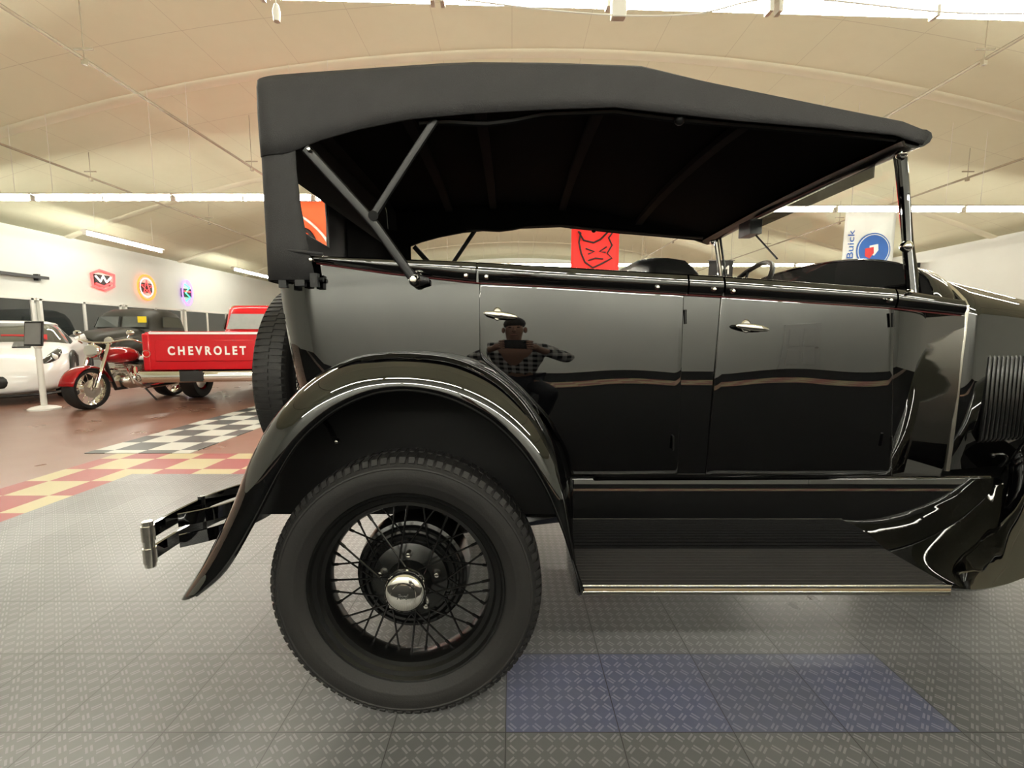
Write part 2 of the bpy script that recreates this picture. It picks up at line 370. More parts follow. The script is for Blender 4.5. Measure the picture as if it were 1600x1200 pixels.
ink(t,hd,r=.022,lp=True); ink(t,[(-.25,-.5),(-.02,-.58),(-.18,-.64)],r=.02); ink(t,[(.28,-.46),(.1,-.58),(.26,-.6)],r=.02); ink(t,[(-.18,-.8),(0,-.74),(.2,-.76)],r=.018)
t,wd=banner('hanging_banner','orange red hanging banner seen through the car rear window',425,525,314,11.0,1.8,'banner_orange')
ink(t,cr([(-.6,-.45),(-.1,-.35),(.4,-.75),(.65,-1.2)],5),'banner_white',.03); ink(t,cr([(-.3,-.6),(.1,-.7),(.3,-1.1)],5),'ink',.05); ink(t,[(.0,-.9),(.25,-1.0),(.2,-1.3)],'ink',.03); ink(t,[(-.6,-1.45),(.65,-1.45)],'ink',.03)
t,wd=banner('hanging_banner','white hanging banner with round shield logo and blue letters',1322,1402,328,12,1.9,'banner_white')
rg=lambda k_:[(.09+.43*k_*math.cos(2*PI*k/32),-1.0+.43*k_*math.sin(2*PI*k/32)) for k in range(32)]
shape(t,rg(1),'blue'); shape(t,rg(.93),'banner_white',-.05); shape(t,rg(.88),'blue',-.053)
for dx,dz,m,yy in ((-.11,-.07,'redink',-.058),(.0,.0,'banner_white',-.056),(.11,.07,'blue',-.0555)):
    shape(t,[(.09+dx+a*.85,-1.0+dz+b*.85) for a,b in ((-.13,.13),(.12,.18),(.14,.0),(.02,-.16),(-.12,-.09))],m,yy)
text('Buick',.16,'blue',t,(-.5,-.05,-.85),(PI/2,-PI/2,0),width=.7,bold=0)
t,wd=banner('hanging_banner','small dark banner with white letter, beyond the steering wheel',1108,1146,407,14,1.2,'banner_dark')
text('M',.25,'letter',t,(.1,-.05,-.28),(PI/2,0,0))
t,wd=banner('hanging_banner','dark banner with pink letters right of the windshield post',1422,1460,411,15,1.2,'banner_dark')
text('R',.3,'redink',t,(0,-.05,-.32),(PI/2,0,0))
# ================================================================ VINTAGE TOURING CAR
YC=1.875; ORG=V(.6,YC,0)
car=thing('vintage_touring_car','glossy black vintage open touring car with black fabric top','car',ORG)
def part(mb,name,m,parent=None,**k): return mb.build(name,m,parent or car,org=ORG,**k)
belt=[(440,397),(500,400),(745,411),(1130,433),(1400,452),(1510,470)]
mold=[(440,404),(490,409),(600,425),(745,441),(1130,463),(1400,481),(1510,492)]
bw=[P(x,y,1.245) for x,y in belt]; bwl=[(p.x,p.z) for p in bw]
zt=lambda x: ip(bwl,x)
zb=P(1100,750,1.255).z
wc=P(633,893,1.118); axz=.35
plan0=[(1.21,1.256),(1.0,1.25),(.8,1.246),(.6,1.242),(.3,1.24),(0,1.24),(-.2,1.241),(-.4,1.246),(-.52,1.253),(-.59,1.266),(-.64,1.295),(-.665,1.35),(-.68,1.5),(-.69,1.7),(-.695,1.875)]
py_=sorted((x,y) for x,y in plan0[:11])
plan=[]
for a,b in zip(plan0,plan0[1:]):
    n=max(1,int(round((a[0]-b[0])/.035))) if a[0]<=.35 and a[0]>-.5 else 1
    plan+=[(a[0]+(b[0]-a[0])*k/n,a[1]+(b[1]-a[1])*k/n) for k in range(n)]
plan.append(plan0[-1])
full=plan+[(x,2*YC-y) for x,y in plan[-2::-1]]
def bulge(z):
    f=min(max((1.17-z)/(1.17-zb),0),1); return -.02*math.sin(PI*f)+.016*f
def yb(x,z): return ip(py_,x)+bulge(z)
rings=[]
for x,y in full:
    col=[]; wv=min(max((-.40-x)/.25,0),1); sd=(1 if y<YC else -1)*(1 if wv<.9 else .3)
    for j in range(25):
        f=j/24; z=zt(x)+(zb-zt(x))*f
        d=math.hypot(x-wc.x,z-axz); rec=.12*min(max((.55-d)/.03,0),1) if abs(y-YC)>.55 else 0
        col.append(V(x+.11*f**1.6*wv,y+bulge(z)*sd+rec*(1 if y<YC else -1),z))
    rings.append(col)
body=part(MB().loft(rings,close=False),'body','paint',solid=.008)
def gridf(n): return [0,.004,.009]+[.009+.982*i/n for i in range(1,n)]+[.991,.996,1]
def patch(name,left,right,top,bot,lift=.0055,m='paint',nu=30,nv=24,parent=None):
    rows=[]; us=gridf(nu); vs_=gridf(nv)
    for j,fv in enumerate(vs_):
        row_=[]
        for i,fu in enumerate(us):
            pm=(1-fv)*ip(top,900)+fv*bot; px=0
            for _ in range(3):
                l=ip(left,pm); r_=ip(right,pm); px=l+(r_-l)*fu; pm=(1-fv)*ip(top,px)+fv*bot
            q=P(px,pm,1.245); Y=yb(q.x,q.z); q=P(px,pm,Y-lift)
            k=min(i,j,len(us)-1-i,len(vs_)-1-j); lf=(.0005,lift*.8,lift)[min(k,2)]
            wob=.001*math.sin(7*q.x+1.3)*math.sin(9*q.z)+.0005*math.sin(15*q.x)*math.sin(13*q.z+1)
            row_.append(V(q.x,yb(q.x,q.z)-lf-.003+wob,q.z) if k else V(q.x,yb(q.x,q.z)-.001,q.z))
        rows.append(row_)
    return part(MB().loft(rows,close=False),name,m,parent,ang=50)
mtop=[(x,y-9) for x,y in mold]
dr=patch('door',[(412,748.5),(560,748.5),(600,800),(650,850),(700,880),(745,892)],[(412,1071.5),(745,1059)],mtop,743)
df=patch('door',[(412,1130),(745,1101)],[(412,1398),(745,1394)],mtop,743)
def moulding(a,b,parent):
    rows=[]; n=max(3,int((b-a)/25))
    for i in range(n+1):
        px=a+(b-a)*i/n; t0=ip(belt,px); t1=ip(mold,px); row_=[]
        for k in range(9):
            f=k/8; q=P(px,t0+(t1-t0)*f,1.235); row_.append(V(q.x,yb(q.x,q.z)-.009-.010*math.sin(PI*(.15+.85*f)),q.z))
        q=row_[0]; row_.insert(0,V(q.x,q.y+.02,q.z+.004)); row_.insert(0,V(q.x,q.y+.05,q.z))
        q=row_[-1]; row_.append(V(q.x,q.y+.012,q.z-.001)); rows.append(row_)
    return part(MB().loft(rows,close=False),'belt_moulding','paint',parent,ang=70)
ms=[moulding(490,744,car),moulding(748,1071.5,dr),moulding(1074.5,1127,car),moulding(1130.5,1397.5,df),moulding(1400.5,1508,car)]
pts=[]
for i in range(60):
    px=490+1018*i/59; q=P(px,ip(mold,px)+1,1.225); pts.append((q.x,yb(q.x,q.z)-.0095,q.z))
part(MB().tube(pts,.0014,5),'pinstripe','stripe')
def arch(x,ylo,zs,zc,z0,e=2.3,n=22):
    hw=YC-ylo; r=[V(x,ylo+.01,z0),V(x,ylo,(z0+zs)/2)]
    for k in range(n+1):
        a=PI*k/n; c,s=math.cos(a),math.sin(a)
        r.append(V(x,YC-hw*math.copysign(abs(c)**(2/e),c),zs+(zc-zs)*abs(s)**(2/e)))
    return r+[V(x,2*YC-ylo,(z0+zs)/2),V(x,2*YC-ylo-.01,z0)]
crown=lambda x:1.262-.16*(x-1.15)
def cwl(i,x): return arch(x,1.252+.02*(i/4)**2,P(1420+22*i,452+5*i,1.25).z-.03,crown(x),1.0)
part(MB().loft([cwl(i,x) for i,x in enumerate((1.13,1.155,1.18,1.2,1.215))],close=False,cap=False),'cowl','paint',solid=.006)
part(MB().prism([p+V(.004,0,-.004) for p in cwl(0,1.13)],(.01,0,0)),'dashboard','under')
def hs(x): f=(x-1.22)/1.15; return 1.275+.33*f**1.15, 1.06-.1*f, zb+.02
hood=part(MB().loft([arch(x,hs(x)[0],hs(x)[1],crown(x)-.01-.02*min((x-1.22)/.4,1),hs(x)[2],2.1) for x in (1.225,1.3,1.4,1.55,1.75,2.0,2.37)],close=False,cap=False),'hood','paint',solid=.006)
q0=[P(1505,470,1.26),P(1507,500,1.25),P(1500,560,1.245),P(1491,640,1.25),P(1479,735,1.258)]
band=[p+V(.004,-.001,.002) for p in arch(1.218,1.268,1.055,crown(1.218),1.0,2.2)[5:-5]]
part(MB().tube(cr([tuple(p) for p in q0[::-1]]+[tuple(p) for p in band[1:]]+[(1.2,2.49,.8),(1.18,2.49,.62)],3),.007,10),'cowl_band','steel')
for k in range(20):
    x=1.345+k*.017; y=hs(x)[0]
    z0,z1=P(1560,692,1.3).z,P(1560,552,1.3).z
    MB().tube([(x,y+.004,z0),(x,y-.002,z0+.012),(x,y-.003,(z0+z1)/2),(x,y-.002,z1-.012),(x,y+.004,z1)],[(.003,.002),(.006,.005),(.006,.006),(.006,.005),(.003,.002)],8,up=(1,0,0)).build('louver','paint2',hood,org=ORG)
q=P(1556,715,1.29); part(MB().tube(cr([(q.x-.015,q.y-.005,q.z+.01),(q.x,q.y-.018,q.z+.014),(q.x+.018,q.y-.012,q.z),(q.x+.014,q.y,q.z-.025)],5),.0038,8).ball((q.x-.015,q.y-.004,q.z+.008),.007),'hood_latch','paint2')
part(MB().loft([arch(x,1.6,.95,1.06,.5) for x in (2.37,2.42)],close=False,cap=False),'radiator_shell','chrome',solid=.02)
part(MB().box((2.4,YC,.78),(.04,.5,.5)),'radiator_core','dark')
for s in (-1,1): part(MB().lathe([(0,-.1),(.05,-.08),(.1,.0),(.105,.03),(.1,.045),(0,.05)],24,'x',(2.35,YC+s*.42,.93)),'headlamp','chrome')
# rear fender
O=[(300,921),(335,860),(372,785),(400,712),(435,650),(485,597),(545,563),(600,552),(660,552),(720,562),(780,590),(830,635),(865,690),(884,745),(890,800),(893,860),(896,914)]
L=[(306,931),(352,890),(398,812),(430,750),(464,695),(512,650),(560,624),(605,612),(655,612),(712,627),(770,660),(818,708),(852,762),(874,812),(888,850),(900,890),(911,923)]
O=cr(O,5); L=cr(L,5); rows=[]; lip=[]
for i,(o_,l_) in enumerate(zip(O,L)):
    o3=P(*o_,1.155); l3=P(*l_,1.06); row_=[]
    for k in range(11):
        a=PI/2*k/10; row_.append(V(l3.x+(o3.x-l3.x)*math.sin(a),1.155-.095*math.cos(a),l3.z+(o3.z-l3.z)*math.sin(a)))
    tail=min(i/12,1); wi=1.20+.08*tail
    row_+=[V(o3.x,1.155+(wi-1.155)*f,o3.z-.015*f*f) for f in (.33,.66,1)]
    rows.append(row_); lip.append(l3+V(0,.002,0))
fe=part(MB().loft(rows,close=False),'rear_fender','paint',solid=.005,ang=60)
part(MB().tube(lip,.004,8),'lip_bead','paint',fe)
part(MB().tube([rows[i][-1]+V(0,-.012,.004) for i in range(18,66)],.006,8),'welt','paint',fe)
part(MB().tube([P(505,655,1.2),P(515,668,1.17),P(526,692,1.12)],.006,6),'fender_brace','paint2',fe)
mirror(fe,car)
whp=[(wc.x+.53*math.cos(a),1.30,max(.48,axz+.01+.555*math.sin(a))) for a in [PI*i/24 for i in range(25)]]
part(MB().prism(whp,(0,.015,0)),'wheel_house','under')
part(MB().box((.6,YC,.55),(2.1,1.1,.06)).box((.85,1.45,.48),(2.9,.05,.07)).box((.85,2.3,.48),(2.9,.05,.07)),'chassis_frame','under')
part(MB().tube([(wc.x,1.2,axz),(wc.x,2.55,axz)],.035,12).ball((wc.x,YC,axz),(.14,.12,.14),16),'rear_axle','under')
part(MB().tube(cr([(wc.x-.02,1.34,.42),(wc.x+.25,1.34,.44),(wc.x+.45,1.36,.47)],4),(.02,.03),8).tube([(wc.x+.1,1.34,.42),(.25,1.36,.46)],.018,8),'radius_rod','paint2')
def make_wheel(loc):
    rim=MB().lathe([(.256,-.05),(.254,-.056),(.249,-.055),(.244,-.046),(.232,-.044),(.226,-.034),(.216,-.031),(.211,-.018),(.209,0),(.211,.018),(.216,.031),(.24,.042),(.256,.046),(.25,.036),(.224,.02),(.224,-.02),(.25,-.04)],64,closed=True).build('wheel','paint2',car,loc=loc)
    tp=[(.3555,-.034),(.3555,.028),(.349,.044),(.335,.054),(.31,.058),(.284,.055),(.262,.048),(.25,.042),(.246,.0),(.25,-.046),(.262,-.053),(.284,-.064),(.287,-.0655),(.291,-.0655),(.294,-.0665),(.31,-.068),(.325,-.0655),(.328,-.067),(.332,-.066),(.335,-.062),(.349,-.052)]
    kk=lambda r: .246+(r-.246)*.93 if r>.246 else r
    t=MB().lathe([(kk(r),y) for r,y in tp],96,closed=True)
    for k in range(92):
        a=2*PI*k/92
        for sd in (-1,.86):
            m=Matrix.Rotation(-(a+(.0 if sd<0 else PI/92)),4,'Y')
            pr=[(kk(a_),b_,c_) for a_,b_,c_ in ((.342,sd*.06,-.007),(.356,sd*.05,-.0078),(.358,sd*.036,-.0078),(.358,sd*.001,-.007),(.35,sd*.001,-.007),(.33,sd*.055,-.0065))]
            t.loft([[m@V(*p) for p in pr],[m@V(p[0],p[1],-p[2]) for p in pr]])
    t.build('tire','tire',rim)
    MB().lathe([(.0,-.05),(.05,-.05),(.053,-.03),(.06,-.012),(.085,-.006),(.1,.0),(.104,.012),(.1,.03),(0,.03)],40).build('hub','paint2',rim)
    MB().lathe([(.05,.012),(.112,.012),(.114,.004),(.121,.004),(.123,.016),(.13,.018),(.132,.01),(.139,.01),(.141,.024),(.15,.028),(.154,.05),(.154,.105),(0,.105)],56).build('brake_drum','paint2',rim)
    MB().lathe([(.048,-.04),(.0535,-.044),(.0535,-.06),(.05,-.07),(.042,-.076),(.032,-.078),(.031,-.081),(.018,-.084),(0,-.085)],40).build('hub_cap','chrome',rim)
    text('Ford',.011,'dark',rim,(0,-.0862,0),(PI/2,0,0),'emblem',width=.028,ext=.001,shear=.3)
    for k in range(36):
        lay=k%3; b=2*PI*k/36
        if lay==0: r0,y0,d=.052,-.034,(.45 if (k//3)%2 else -.45)
        else: r0,y0,d=.1,.004,(.35 if lay==1 else -.35)
        y1=(-.006,.004,.008)[lay]
        p0=V(r0*math.cos(b+d),y0,r0*math.sin(b+d)); p1=V(.21*math.cos(b),y1,.21*math.sin(b))
        MB().tube([p0,p0.lerp(p1,.88),p0.lerp(p1,.9),p1],[.0027,.0027,.0042,.0042],6).build('spoke','paint2',rim)
    for k in range(5):
        a=2*PI*k/5+.3; MB().lathe([(0,-.026),(.006,-.024),(.0085,-.016),(.0085,.0)],8,'y',(.078*math.cos(a),0,.078*math.sin(a))).build('lug_nut','chrome',rim)
    return rim
RW=(wc.x-ORG.x,1.172-YC,.351)
wh=make_wheel(RW)
def cpw(loc,rz,spare=False):
    n=copytree(wh,car); n.location=loc; n.rotation_euler.z=rz
    if spare:
        for ch in list(n.children):
            if ch.name.startswith(('brake_drum','lug_nut')): bpy.data.objects.remove(ch)
    return n
cpw((RW[0],-RW[1],RW[2]),PI); cpw((2.36-ORG.x,RW[1],RW[2]),0); cpw((2.36-ORG.x,-RW[1],RW[2]),PI)
sp=cpw((-.812-ORG.x,0,.835),-PI/2,True); sp['label']='spare wheel mounted upright on the tail'
part(MB().tube([(-.62,YC,.83),(-.8,YC,.83)],.05,12).tube([(-.55,YC-.12,.5),(-.66,YC,.8)],.015,8).tube([(-.55,YC+.12,.5),(-.66,YC,.8)],.015,8),'spare_carrier','under')
part(MB().box((-.33,YC,.62),(.45,1.0,.06)),'tail_floor','under')
# running board, apron, front fender
rx0,rx1=P(903,915,1.07).x,P(1482,918,1.07).x; rz=P(1100,914,1.07).z
rb=part(MB().box(((rx0+rx1)/2,1.18,rz-.012),(rx1-rx0,.22,.024)),'running_board','rubmat',bev=.003)
ex=(rx0+rx1)/2+.004
part(MB().box((ex,1.068,rz-.003),(rx1-rx0,.006,.009)),'edge_trim','steel',rb,bev=.002)
part(MB().box((ex,1.069,rz-.0105),(rx1-rx0,.004,.004)),'edge_trim','brass',rb)
part(MB().box((ex,1.068,rz-.019),(rx1-rx0,.006,.011)),'edge_trim','steel',rb,bev=.002)
for k in range(12): part(MB().box((ex-.004,1.083+k*.015,rz+.0002),(rx1-rx0-.01,.005,.0016)),'rib','rubmat',rb)
mirror(rb,car)
def apy(py):
    g_=min(max((py-746)/123,0),1); return 1.262+.006*g_-.011*math.sin(PI*g_)
I3=[(1340,867),(1412,853),(1480,822),(1530,784),(1560,748)]
inn=[P(x,y,apy(y)+.003) for x,y in I3]+[P(1600,690,1.275),V(1.64,1.32,.83),V(1.95,1.37,.94),V(2.4,1.42,.965),V(2.7,1.4,.85),V(2.85,1.36,.66)]
out=[P(1480,918,1.068),P(1506,920.5,1.067),P(1534,920,1.066),P(1564,914,1.065),P(1592,905,1.063),V(1.36,1.06,.475),V(1.62,1.06,.65),V(1.95,1.06,.82),V(2.4,1.06,.87),V(2.7,1.07,.74),V(2.85,1.1,.55)]
inn=cr([tuple(p) for p in inn],10); out=cr([tuple(p) for p in out],10); rows=[]
fin=[proj(p) for p in inn[:41]]
for i,(a,b) in enumerate(zip(inn,out)):
    a,b=V(*a),V(*b); row_=[]; kk=min(max(i-10,0)/50,1); kk=kk*kk*(3-2*kk)
    for k in range(25):
        f=k/24; q=a.lerp(b,f); s_=math.sin(PI*f); q.z+=.03*s_*kk; row_.append(q)
    row_.append(b+V(0,.008,-.008)); rows.append(row_)
ff=part(MB().loft(rows,close=False),'front_fender','paint',solid=.003,ang=80); mirror(ff,car)
rows=[]
for i in range(61):
    px=886+(1560-886)*i/60; bo=min(ip(fin,px)+1.5,868); row_=[]
    for k in range(33):
        py=746+(bo-746)*k/32; row_.append(P(px,py,apy(py)))
    rows.append(row_)
ap=part(MB().loft(rows,close=False),'splash_apron','paint',solid=.003,ang=60); mirror(ap,car)
sl=part(MB().tube([P(888+22*i,745,1.254) for i in range(31)],.0022,6),'sill_bead','paint'); mirror(sl,car)
def handle(px,py,parent):
    q=P(px,py,1.228)
    part(MB().loft([[V(q.x-.008+r_*.75*math.cos(2*PI*k/20),q.y+h_,q.z+.003+r_*math.sin(2*PI*k/20)) for k in range(20)] for r_,h_ in ((.001,-.008),(.014,-.008),(.019,-.004),(.021,.0),(.021,.012))]),'escutcheon','chrome',parent)
    a=[(-.044,.001),(-.038,.0055),(-.02,.0085),(.0,.0095),(.02,.0085),(.038,.0055),(.044,.001)]
    part(MB().tube([(q.x+x,q.y-.028+abs(x)*.12,q.z-x*.12) for x,_ in a],[(r,r*.6) for _,r in a],12).tube([(q.x-.008,q.y-.026,q.z),(q.x-.008,q.y,q.z)],.009,10),'handle','chrome',parent)
handle(782,493,dr); handle(1169,512,df)
for px,py,d in ((1071,495,dr),(1052,693,dr),(1395,500,df),(1393,693,df)):
    part(MB().tube([P(px,py-11,1.226),P(px,py+11,1.226)],.0035,8),'hinge','paint2',d)
for d in (dr,df): mirror(d,car)
for m_ in (ms[0],ms[2],ms[4]): mirror(m_,car)
for px,py,Y in ((487,406,1.232),(728,431,1.22),(760,433,1.22),(1027,449,1.22),(1115,452,1.22),(1145,455,1.22),(1390,469,1.22),(1422,456,1.225),(484,234,1.218),(465,680,1.09),(527,690,1.12)):
    q=P(px,py,Y); part(MB().lathe([(0,-.008),(.004,-.007),(.0065,-.003),(.007,.004)],12,'y',q),'fastener','chrome')
q=P(648,438,1.21); part(MB().lathe([(0,-.022),(.008,-.02),(.014,-.01),(.016,0),(.016,.02)],20,'y',q),'pivot_knob','chrome')
part(MB().tube([q+V(0,.008,0),q+V(.035,.01,.0)],[(.018,.008),(.008,.006)],10),'pivot_bracket','iron')
part(MB().tube([P(428,437,1.25),P(505,437,1.235)],.006,8).box(P(443,438,1.24),(.02,.015,.04)).box(P(470,438,1.235),(.025,.015,.03)).box(P(492,438,1.23),(.02,.015,.035)),'top_rest','iron')
# soft top
Lo=[(402,240),(440,240),(458,236),(475,229),(500,219),(560,202),(640,186),(740,177),(850,171),(960,167),(1040,176),(1150,188),(1280,199),(1400,211),(1442,226)]
Up=[(402,122),(430,120),(500,115),(600,108),(720,100),(860,101),(1000,106),(1090,128),(1200,152),(1300,174),(1400,195),(1442,212)]
rows=[]
cpn=[(-.545,1.229),(-.57,1.2295),(-.59,1.2305),(-.605,1.2325),(-.62,1.236),(-.632,1.2405),(-.642,1.2465),(-.65,1.255),(-.656,1.27),(-.66,1.29)]
cornx=[(-.65,.0245),(-.642,.0165),(-.632,.0105),(-.62,.006),(-.605,.0025),(-.59,.001),(-.545,0)]
xsn=[402,405,408,412,416,421,427,433,440,452,470,485,500,530,560,600,640,690,740,800,850,905,960,1000,1040,1090,1150,1200,1280,1340,1400,1425,1442]
for px in xsn:
    lo=P(px,ip(Lo,px),1.225); up=P(px,ip(Up,px),1.258)
    lo.x=max(lo.x,-.648); ux=max(up.x,-.655)
    if px<=402: lo.x,ux=-.65,-.656
    yo=ip(cornx,lo.x); kc=min(max((-.59-lo.x)/.06,0),1)
    near=[V(lo.x,1.2265+yo,lo.z),V(lo.x*.8+ux*.2,1.226+yo,lo.z*.75+up.z*.25),V(lo.x*.5+ux*.5,1.2275+yo,lo.z*.45+up.z*.55),V(lo.x*.2+ux*.8,1.233+yo,lo.z*.12+up.z*.88),V(ux,1.248+yo*.7,up.z-.003),V(ux,1.272+yo*.5,up.z+.004)]
    bulg=-.05*kc
    mid=[V(ux+bulg*s,YC-(YC-1.27)*c,up.z+.004+.035*s) for c,s in ((.85,.35),(.6,.7),(.3,.93),(0,1))]
    row_=near+mid; row_+=[V(p.x,2*YC-p.y,p.z) for p in row_[-2::-1]]
    rows.append(row_)
top=part(MB().loft(rows,close=False),'soft_top','fabric',solid=.004,ang=40)
part(MB().poly([p+V(-.001,0,0) for p in rows[0]]),'rear_panel','fabric')
lin=[[V(p.x,p.y+(.012 if p.y<YC-.5 else -.012 if p.y>YC+.5 else 0),p.z-(.012 if 3<j<len(r_)-4 else -.004)) for j,p in enumerate(r_)] for r_ in rows]
part(MB().loft(lin[6:],close=False),'headlining','lining',ang=60)
cpm=[(-.668,1.38),(-.678,1.5),(-.69,1.6),(-.7,1.7),(-.706,1.83),(-.707,1.95),(-.705,2.0),(-.69,2.15),(-.675,2.3),(-.666,2.4)]
cp=cpn+cpm+[(x,2*YC-y) for x,y in cpn[::-1]]
zl=[1.145,1.25,1.335,1.42,1.505,1.55]
wid=[.03,.012,.0,-.006,-.006,0]
NC=len(cp)-1
g=MB(); vs=[[g.bm.verts.new(V(x+(wid[j] if i in(0,NC) else 0),y,z)) for j,z in enumerate(zl)] for i,(x,y) in enumerate(cp)]
for i in range(NC):
    for j in range(len(zl)-1):
        if cp[i][1]>1.49 and cp[i+1][1]<1.84 and 2<=j<=3: continue
        g.bm.faces.new((vs[i][j],vs[i+1][j],vs[i+1][j+1],vs[i][j+1]))
rc=part(g,'rear_curtain','fabric',solid=.004,ang=70)
part(MB().loft([[V(x*.985,YC+(y-YC)*.98,z) for x,y in cp if y>1.96] for z in zl],close=False),'curtain_lining','lining',rc)
wx=lambda y,z: ip([(a,b) for b,a in cp],y)-.006
part(MB().tube([(wx(y,z),y,z) for y,z in ((1.5,1.335),(1.66,1.335),(1.83,1.335),(1.83,1.505),(1.66,1.505),(1.5,1.505))],.007,8,loop=True),'window_frame','dark',rc)
part(MB().poly([(wx(y,z),y,z) for y,z in ((1.5,1.335),(1.83,1.335),(1.83,1.505),(1.5,1.505))]),'rear_window','glass',rc)
part(MB().tube([P(420,387,1.262),P(428,388,1.247),P(440,390,1.236),P(470,393,1.224),P(505,397,1.222)],.004,8),'curtain_welt','fabric',rc)
for px in (600,740,960,1200):
    r_=min(range(len(xsn)),key=lambda i:abs(xsn[i]-px)); rw=rows[r_]
    part(MB().bar([p+V(0,0,-.032) for p in rw[5:-5]],.02,.035,up=(0,0,1)),'top_bow','bow')
hx=P(1432,218,1.24)
hp=[(hx.x,1.235,hx.z),(hx.x+.012,1.3,hx.z+.008),(hx.x+.03,1.6,hx.z+.025),(hx.x+.035,YC,hx.z+.03)]; hp+=[(x,2*YC-y,z) for x,y,z in hp[-2::-1]]
part(MB().tube(cr(hp,5),(.022,.03),12),'top_header','paint2')
def bar(pts,Y,r,name='top_iron',parent=None): return part(MB().tube([P(x,y,Y) for x,y in pts],r,8,up=(0,1,0)),name,'iron',parent)
b1=bar([(478,232),(560,322),(585,350),(645,434)],1.226,(.006,.013)); b2=bar([(680,187),(640,248),(583,337)],1.245,(.006,.011))
b3=bar([(655,192),(700,190),(760,193),(800,188),(850,178),(960,174),(1062,187),(1200,199),(1400,216)],1.262,(.008,.009),'side_rail')
part(MB().ball(P(1062,187,1.25),.014),'rail_joint','iron',b3)
part(MB().tube([P(583,337,1.215),P(583,337,1.255)],.013,10),'rail_joint','iron',b1)
for b in (b1,b2,b3): mirror(b,car)
# windshield
wt,wb=P(1398,236,1.335),P(1421,446,1.335)
wq=[wt,wb,V(wb.x,2*YC-wb.y,wb.z),V(wt.x,2*YC-wt.y,wt.z)]
fr=part(MB().tube(wq,.0075,8,loop=True),'windshield_frame','paint2')
part(MB().poly(wq),'windshield_glass','glass',fr)
s_=part(MB().tube([P(1408,228,1.305),P(1414,300,1.305),P(1419,380,1.305),P(1428,462,1.285)],[(.012,.012),(.011,.011),(.012,.012),(.018,.014)],10),'windshield_post','paint')
part(MB().ball(P(1416,385,1.29),.016,10),'clamp','chrome',s_); part(MB().ball(P(1409,240,1.29),.015,10),'clamp','chrome',s_)
part(MB().tube([P(1400,250,1.318),P(1408,330,1.318),P(1415,420,1.318)],.005,8),'chrome_strip','chrome',s_)
mirror(s_,car)
part(MB().box((wt.x-.004,1.75,wt.z-.032),(.004,.7,.035)),'tinted_visor','tint',fr)
part(MB().box((wt.x-.03,2.05,wt.z-.05),(.05,.1,.06)).tube([(wt.x-.01,2.05,wt.z-.07),(wt.x+.01,1.9,wt.z-.2)],.004,6),'wiper_motor','dark',fr)
def seat(x,zt_,nm):
    rg=[]
    for y,k in ((1.33,.6),(1.36,.85),(1.45,.95),(1.62,1.0),(1.875,1.01),(2.13,1.),(2.3,.95),(2.39,.85),(2.42,.6)):
        h=(zt_-.7)*k; rg.append([V(x+.10*math.copysign(abs(math.cos(a))**.6,math.cos(a))-.05*math.sin(a),y,.7+h/2+h/2*math.copysign(abs(math.sin(a))**.6,math.sin(a))) for a in [2*PI*i/20 for i in range(20)]])
    part(MB().loft(rg),nm,'leather',ang=60)
    part(MB().box((x+.28,YC,.72),(.5,1.05,.16)),'seat_cushion','leather',bev=.05,bs=4)
seat(.53,1.265,'front_seat'); seat(-.42,1.17,'rear_seat')
sc=V(1.0,2.1,1.16); n_=V(-.8,0,.6); u_=V(.6,0,.8)
stw=part(MB().tube([sc+u_*.2*math.cos(a)+V(0,1,0)*.2*math.sin(a) for a in [2*PI*i/32 for i in range(32)]],.011,8,loop=True),'steering_wheel','dark')
part(MB().tube([sc,sc-n_*.5],.018,8),'steering_column','dark',stw)
for a in (0.5,2.6,4.7): part(MB().tube([sc-n_*.02,sc+u_*.2*math.cos(a)+V(0,1,0)*.2*math.sin(a)],.006,6),'wheel_arm','dark',stw)
bx=P(233,850,1.27); zc_=bx.z
def bumper():
    o=part(MB().tube([(bx.x,1.27,zc_-.068),(bx.x,1.27,zc_+.068)],.014,14),'rear_bumper','steel')
    for dz in (.033,-.033):
        b=MB().bar(cr([(bx.x,1.265,zc_+dz),(bx.x-.005,1.4,zc_+dz),(bx.x+.01,1.55,zc_+dz),(bx.x+.06,1.66,zc_+dz),(bx.x+.13,1.69,zc_+dz),(bx.x+.16,1.62,zc_+dz),(bx.x+.13,1.5,zc_+dz),(bx.x+.09,1.42,zc_+dz),(bx.x+.02,1.36,zc_+dz)],8),.04,.009)
        part(b,'bumper_bar','paint',o)
        part(MB().tube([(bx.x,1.27,zc_+dz-.022),(bx.x,1.27,zc_+dz+.022)],.017,14),'bumper_end','steel',o)
    for y,x in ((1.5,bx.x+.0),(1.5,bx.x+.13)): part(MB().tube([(x,y,zc_-.055),(x,y,zc_+.06)],.011,10),'bumper_pin','paint2',o)
    part(MB().bar([(bx.x,1.5,zc_),(bx.x+.14,1.5,zc_+.01),(bx.x+.3,1.48,zc_+.04),(-.55,1.45,zc_+.08)],.036,.014),'bumper_arm','paint2',o)
    return o
mirror(bumper(),car)
